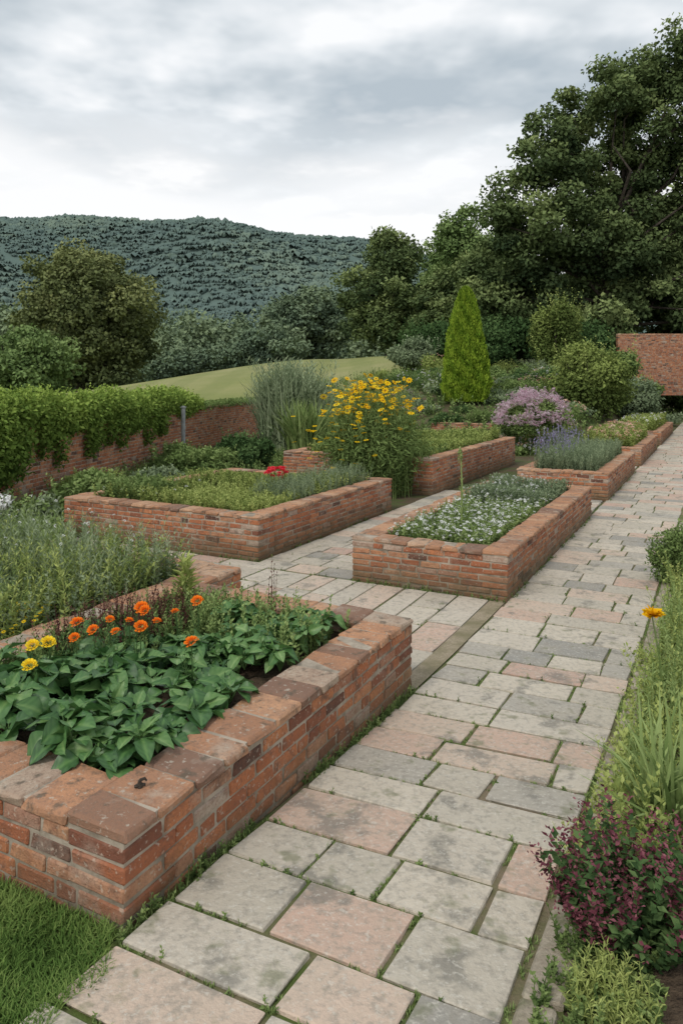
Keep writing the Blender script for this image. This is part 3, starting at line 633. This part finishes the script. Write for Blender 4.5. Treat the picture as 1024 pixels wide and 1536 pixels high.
# ---------------------------------------------------------------- right foreground planting
g=Geo()
P=pts(1400,2.9,9.5,-.43,.8,0); P[:,2]=G(P[:,0],P[:,1]); sprigs(g,P,rng.uniform(.12,.44,len(P)),22,.055,.5,KITE,0,var=rng.uniform(.35,1,len(P)))
P=pts(380,3.3,7.5,-.42,.5,0); P[:,2]=G(P[:,0],P[:,1]); sprigs(g,P,rng.uniform(.35,.62,len(P)),26,.06,.4,NARR,1,var=rng.uniform(.4,1,len(P)))
P=pts(240,2.9,6,-.54,-.36,0); P[:,2]=G(P[:,0],P[:,1]); sprigs(g,P,rng.uniform(.04,.18,len(P)),16,.034,.9,KITE,0,var=.8)
g.obj('green_border_plants',[LM_herb2,LM_herb])
g=Geo(); P=ring(120,(1.33,2.98,float(G(1.33,2.98))),.09); blades(g,P,rng.uniform(.35,.80,len(P)),.024,.7,rng.uniform(.4,1.,len(P)),0,8,.6)
P=ring(60,(1.36,2.80,float(G(1.3,2.7))),.08); blades(g,P,rng.uniform(.18,.36,len(P)),.018,1.1,rng.uniform(.3,.95,len(P)),0,7,.7); g.obj('strappy_leaf_plant',[LM_herb])
g=Geo(); fx,fy,fz=1.80,4.18,.80; tube(g,[(1.88,4.2,.05),(1.86,4.2,.5),(fx,fy,fz)],[.005,.004,.003],1,5)
n=22; a=np.arange(n)*2.4; d=np.stack([np.cos(a),np.sin(a)*.8-.35,.15+.55*(np.arange(n)%3)/2],1); inst(g,KITE,np.tile([[fx,fy,fz]],(n,1)),frames(d,.3),np.stack([rng.uniform(.06,.085,n),np.full(n,.12),np.full(n,.2)],1),rng.uniform(-.1,.8,n),0); inst(g,POMS,np.array([[fx,fy-.01,fz+.012]]),np.eye(3)[None],.02,.5,2)
sprigs(g,ring(8,(1.88,4.2,.05),.05),rng.uniform(.4,.65,8),18,.06,.2,NARR,1); g.obj('yellow_flower_plant',[FM_ye,LM_herb,FM_ct])
g=Geo(); px,py=1.0,2.5; gz=float(G(px,py))
P=ring(230,(px,py,gz),.14); rr=np.hypot(P[:,0]-px,P[:,1]-py); n=len(P)
az=np.arctan2(P[:,1]-py,P[:,0]-px)
H=rng.uniform(.20,.49,n)*(1-.35*(rr/.14)**2)
out=np.stack([np.cos(az),np.sin(az)],1)*(rr/.14*.7)[:,None]; pm=rng.uniform(.5,.95,n)
for kk in range(28):
    t=.12+.88*(kk+rng.uniform(0,.8,n))/28; p=P.copy(); p[:,:2]+=out*(H*t)[:,None]*.9; p[:,2]+=H*t
    a=kk*2.4+rng.uniform(0,2,n); d=np.stack([np.cos(a),np.sin(a),.5+rng.normal(0,.3,n)],1)
    m=(t>pm)
    inst(g,KITE,p[m],frames(d[m],.5),rng.uniform(.014,.028,m.sum()),rng.uniform(.1,1,m.sum()),0)
    inst(g,KITE,p[~m],frames(d[~m],.5),rng.uniform(.028,.05,(~m).sum()),rng.uniform(.1,.9,(~m).sum()),1)
    p2=p[m]+rng.normal(0,.016,(m.sum(),3)); inst(g,KITE,p2,frames(sphdir(len(p2)),.5),rng.uniform(.010,.018,len(p2)),rng.uniform(.4,1.1,len(p2)),0)
g.obj('purple_flowering_shrub',[LM_pur,LM_dk])
g=Geo(); P=ring(80,(.82,2.18,float(G(.8,2.18))),.12); sprigs(g,P,rng.uniform(.08,.17,80),16,.04,.5,NARR,0,var=rng.uniform(.5,1,80))
P=pts(340,1.5,2.6,-.5,-.15,0); P[:,2]=G(P[:,0],P[:,1]); sprigs(g,P,rng.uniform(.03,.12,len(P)),16,.03,.6,KITE,1); g.obj('small_border_plant',[LM_herb2,LM_herb])
g=Geo()
for i in range(14):
    d=sphdir(1)[0]; q=np.array([3.72,7.5,.28])+d*[.22,.5,.18]; blob(g,q,.24,2200,.035,0,KITE,.4+rng.uniform(-.1,.15),.12,.5)
tube(g,[(3.72,7.5,-.02),(3.72,7.5,.3)],[.03,.02],1); g.obj('low_box_hedge',[LM_herb,M_bark])
# ---------------------------------------------------------------- trees
def tree(name,x,y,ztop,w,mat,nleaf=26000,L=.38,nl=30,bottom=.12,lobes=None,trunk=.4,z=None,var=.45,T=FAT,lr=(.15,.24),yw=1.,limb=1.,vs=.05,ttop=.75):
    z=float(G(x,y)) if z is None else z; h=ztop-z; g=Geo()
    if lobes is None:
        lobes=[]; cz=z+h*(bottom+1)/2; rz=h*(1-bottom)/2
        for i in range(nl):
            d=sphdir(1)[0]; q=rng.uniform(.35,.82); rr=w*rng.uniform(*lr)
            sh=1-.25*max(0,d[2])
            lobes.append((x+d[0]*(w/2-rr*.5)*q*1.25*sh,y+d[1]*yw*(w/2-rr*.5)*q*1.25*sh,cz+d[2]*(rz-rr*.5)*min(1,q*1.25),rr))
    tube(g,[(x,y,z-.5),(x+.1,y,z+h*.12),(x-.1,y,z+h*.3),(x+.4,y,z+h*.3+h*(ttop-.3)*.5),(x+.2,y,z+h*ttop)],[trunk*1.3,trunk,trunk*.75,trunk*.42,trunk*.12],1)
    for lx,ly,lz,lrr in lobes:
        f=np.clip((lz-z)/h*rng.uniform(.4,.7),.12,min(.55,ttop-.1))
        s=np.array([x,y,z+h*f]); e=np.array([lx,ly,lz]); m=s*.6+e*.4+[0,0,.02*h]+rng.normal(0,.03*h,3); m2=s*.25+e*.75+rng.normal(0,.025*h,3)
        tube(g,[s,m,m2,e],np.array([trunk*.36,trunk*.24,trunk*.13,.03])*limb,1,6)
    tot=sum(l[3]**2 for l in lobes)
    for lx,ly,lz,rr in lobes:
        n=int(nleaf*rr*rr/tot); v=var+rng.uniform(-.17,.17); ns=12
        for k in range(ns):
            d=sphdir(1)[0]; c=np.array([lx,ly,lz])+d*rr*[.86,.86,.70]
            blob(g,c,np.array([.48,.48,.34])*rr*rng.uniform(.7,1.25),n//ns,L,0,T,v+.24*d[2]+rng.uniform(-.12,.12),vs,.3,oj=.4)  # upper sub-clumps coloured lighter to paint light on the crown
    return g.obj(name,[mat,M_bark])
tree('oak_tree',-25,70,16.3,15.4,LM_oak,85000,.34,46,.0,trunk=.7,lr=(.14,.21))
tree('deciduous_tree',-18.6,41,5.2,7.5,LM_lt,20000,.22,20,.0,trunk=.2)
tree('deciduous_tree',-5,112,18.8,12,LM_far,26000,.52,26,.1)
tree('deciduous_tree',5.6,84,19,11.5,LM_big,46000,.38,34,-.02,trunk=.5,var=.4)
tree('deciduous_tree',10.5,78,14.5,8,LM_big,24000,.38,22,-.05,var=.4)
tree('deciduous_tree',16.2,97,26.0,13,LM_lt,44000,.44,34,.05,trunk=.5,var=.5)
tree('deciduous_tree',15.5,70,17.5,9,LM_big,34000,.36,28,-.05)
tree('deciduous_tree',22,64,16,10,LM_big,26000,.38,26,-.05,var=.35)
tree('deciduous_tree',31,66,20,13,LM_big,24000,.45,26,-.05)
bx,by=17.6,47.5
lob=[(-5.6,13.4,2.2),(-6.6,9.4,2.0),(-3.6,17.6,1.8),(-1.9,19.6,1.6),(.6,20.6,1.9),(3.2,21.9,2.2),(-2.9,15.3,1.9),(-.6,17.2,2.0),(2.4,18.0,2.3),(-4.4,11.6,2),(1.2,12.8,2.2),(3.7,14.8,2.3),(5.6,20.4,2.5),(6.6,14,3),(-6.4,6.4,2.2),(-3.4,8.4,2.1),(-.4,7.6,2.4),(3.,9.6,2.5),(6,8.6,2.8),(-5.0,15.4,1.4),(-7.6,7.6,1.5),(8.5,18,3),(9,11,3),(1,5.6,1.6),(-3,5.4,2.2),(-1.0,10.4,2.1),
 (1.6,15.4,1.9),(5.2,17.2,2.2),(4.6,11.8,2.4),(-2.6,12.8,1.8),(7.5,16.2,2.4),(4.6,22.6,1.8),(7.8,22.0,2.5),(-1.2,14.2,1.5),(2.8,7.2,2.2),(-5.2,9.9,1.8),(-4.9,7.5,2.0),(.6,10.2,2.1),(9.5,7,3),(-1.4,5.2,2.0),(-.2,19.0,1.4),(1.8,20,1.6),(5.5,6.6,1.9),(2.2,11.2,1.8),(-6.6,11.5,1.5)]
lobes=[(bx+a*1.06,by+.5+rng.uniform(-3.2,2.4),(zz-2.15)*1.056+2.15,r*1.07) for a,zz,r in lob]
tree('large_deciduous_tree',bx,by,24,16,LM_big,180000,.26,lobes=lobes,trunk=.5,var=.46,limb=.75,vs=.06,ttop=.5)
g=Geo()
def cheap(x,y,z,h,w,n,L,mat,v):
    for k in range(14):
        d=sphdir(1)[0]; blob(g,np.array([x,y,z+h*.52])+d*[w*.3,w*.3,h*.28],(w*.22,w*.22,h*.18),n//14,L,mat,FAT,v+rng.uniform(-.12,.12)+.24*d[2],.05,.2,oj=.5)  # light on the crown top painted as lighter leaf colour
    tube(g,[(x,y,z-2),(x,y,z+h*.5)],[.35,.2],1,5)
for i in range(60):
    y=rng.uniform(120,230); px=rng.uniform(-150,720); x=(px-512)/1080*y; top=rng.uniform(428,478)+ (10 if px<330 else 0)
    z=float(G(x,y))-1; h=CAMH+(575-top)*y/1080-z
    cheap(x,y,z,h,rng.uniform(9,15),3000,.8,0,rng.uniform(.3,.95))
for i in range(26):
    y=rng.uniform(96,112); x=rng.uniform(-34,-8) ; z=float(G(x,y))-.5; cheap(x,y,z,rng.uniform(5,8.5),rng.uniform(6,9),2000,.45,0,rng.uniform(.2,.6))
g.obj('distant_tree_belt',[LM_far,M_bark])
# wooded hill
def ridge(X):
    return np.interp(X,[-900,-500,-284,-120,-40,21,100,250,500,900],[100,124,133,130,123,113,92,58,45,40])+3*np.sin(X*.02)+1.6*np.sin(X*.057+1)
def hz(X,Y):
    t=ss(300,600,Y); return -6+(ridge(X*600/np.maximum(Y,300))+6)*(t**.85)-30*ss(640,900,Y)+9*np.sin(X*.03+Y*.02)*t*(1-t)*4+7*np.sin(X*.011-Y*.03)*t*(1-t)*4
xs=np.linspace(-900,900,120); ys=np.linspace(250,950,60); XX,YY=np.meshgrid(xs,ys); ny,nx=XX.shape; i2=np.arange(nx*ny).reshape(ny,nx)
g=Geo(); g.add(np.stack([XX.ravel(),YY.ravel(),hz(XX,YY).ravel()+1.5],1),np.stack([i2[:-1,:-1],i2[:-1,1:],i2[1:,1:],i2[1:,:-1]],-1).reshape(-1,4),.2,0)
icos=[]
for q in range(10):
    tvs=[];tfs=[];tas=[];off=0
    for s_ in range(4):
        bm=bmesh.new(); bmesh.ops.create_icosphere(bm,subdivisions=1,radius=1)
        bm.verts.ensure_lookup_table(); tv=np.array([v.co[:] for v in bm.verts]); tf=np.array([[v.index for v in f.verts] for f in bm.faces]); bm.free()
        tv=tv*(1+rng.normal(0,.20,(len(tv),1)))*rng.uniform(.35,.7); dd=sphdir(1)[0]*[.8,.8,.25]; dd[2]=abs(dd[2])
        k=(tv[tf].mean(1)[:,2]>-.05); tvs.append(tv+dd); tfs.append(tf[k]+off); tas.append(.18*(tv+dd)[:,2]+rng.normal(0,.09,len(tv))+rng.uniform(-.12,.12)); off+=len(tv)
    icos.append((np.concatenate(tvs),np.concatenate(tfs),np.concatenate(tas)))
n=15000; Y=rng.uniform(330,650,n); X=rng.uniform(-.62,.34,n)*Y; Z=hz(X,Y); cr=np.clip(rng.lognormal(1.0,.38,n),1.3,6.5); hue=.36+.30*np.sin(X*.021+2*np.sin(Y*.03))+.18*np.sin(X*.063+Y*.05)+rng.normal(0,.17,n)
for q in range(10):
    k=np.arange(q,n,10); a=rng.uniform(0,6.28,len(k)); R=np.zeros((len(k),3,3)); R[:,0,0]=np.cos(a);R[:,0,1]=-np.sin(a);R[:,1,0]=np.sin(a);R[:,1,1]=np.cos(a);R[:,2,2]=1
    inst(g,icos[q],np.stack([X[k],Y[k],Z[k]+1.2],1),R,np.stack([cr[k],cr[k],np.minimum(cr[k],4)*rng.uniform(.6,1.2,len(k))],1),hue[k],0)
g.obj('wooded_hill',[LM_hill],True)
# ---------------------------------------------------------------- sky
w=bpy.data.worlds.new("World"); sc.world=w; w.use_nodes=True; nt=w.node_tree; N=nt.nodes; L=nt.links; N.clear()
sk=N.new('ShaderNodeTexSky'); sk.sky_type='NISHITA'; sk.sun_disc=False; sk.sun_elevation=math.radians(48); sk.sun_rotation=math.radians(215)
tc=N.new('ShaderNodeTexCoord'); sp=N.new('ShaderNodeSeparateXYZ'); L.new(tc.outputs['Generated'],sp.inputs[0])
def mth(op,a,b=None,c=None):
    n=N.new('ShaderNodeMath'); n.operation=op
    for i,x in enumerate((a,b,c)):
        if x is None: continue
        if isinstance(x,(int,float)): n.inputs[i].default_value=x
        else: L.new(x,n.inputs[i])
    return n.outputs[0]
zc=mth('MAXIMUM',sp.outputs[2],0.0); den=mth('ADD',zc,.10)
cx=mth('DIVIDE',sp.outputs[0],den); cy=mth('DIVIDE',sp.outputs[1],den)
cb=N.new('ShaderNodeCombineXYZ'); L.new(cx,cb.inputs[0]); L.new(cy,cb.inputs[1]); cb.inputs[2].default_value=8.3
n1=noise(nt,.85,3,.5,cb.outputs[0]); n1.inputs['Distortion'].default_value=.5
n2=noise(nt,2.3,4,.58,cb.outputs[0])
s=mth('MULTIPLY_ADD',n2.outputs[0],.62,n1.outputs[0])
r=ramp(nt,[(.70,(4.7,5.35,5.85)),(.77,(5.8,6.35,6.75)),(.845,(7.6,8.0,8.3)),(.93,(9.6,9.7,9.8))]); L.new(s,r.inputs[0])
hb=ramp(nt,[(.245,(1,1,1)),(.345,(0,0,0))]); hn2=mth('MULTIPLY_ADD',n2.outputs[0],.26,mth('SUBTRACT',sp.outputs[2],.12)); L.new(hn2,hb.inputs[0])
c1=mixc(nt,hb.outputs[0],r.outputs[0],(9.7,9.7,9.7))
c2=mixc(nt,.93,sk.outputs[0],c1)
bg=N.new('ShaderNodeBackground'); bg.inputs[1].default_value=.108; L.new(c2,bg.inputs[0]); ow=N.new('ShaderNodeOutputWorld'); L.new(bg.outputs[0],ow.inputs[0])
sl=bpy.data.lights.new('sun','SUN'); sl.energy=1.5; sl.angle=math.radians(12); sl.color=(1,.95,.87); so=bpy.data.objects.new('sun',sl); sc.collection.objects.link(so)
so.rotation_euler=(math.radians(42),0,math.radians(-35))
cam=bpy.data.cameras.new('camera'); co=bpy.data.objects.new('camera',cam); sc.collection.objects.link(co); co.location=(0,0,CAMH); co.rotation_euler=(math.pi/2,0,0)
cam.sensor_width=36; cam.lens=1080/1536*36; cam.shift_y=-193/1536; cam.clip_end=5000; cam.clip_start=.05
sc.camera=co
sc.view_settings.view_transform='Standard'; sc.view_settings.look='None'; sc.view_settings.exposure=0
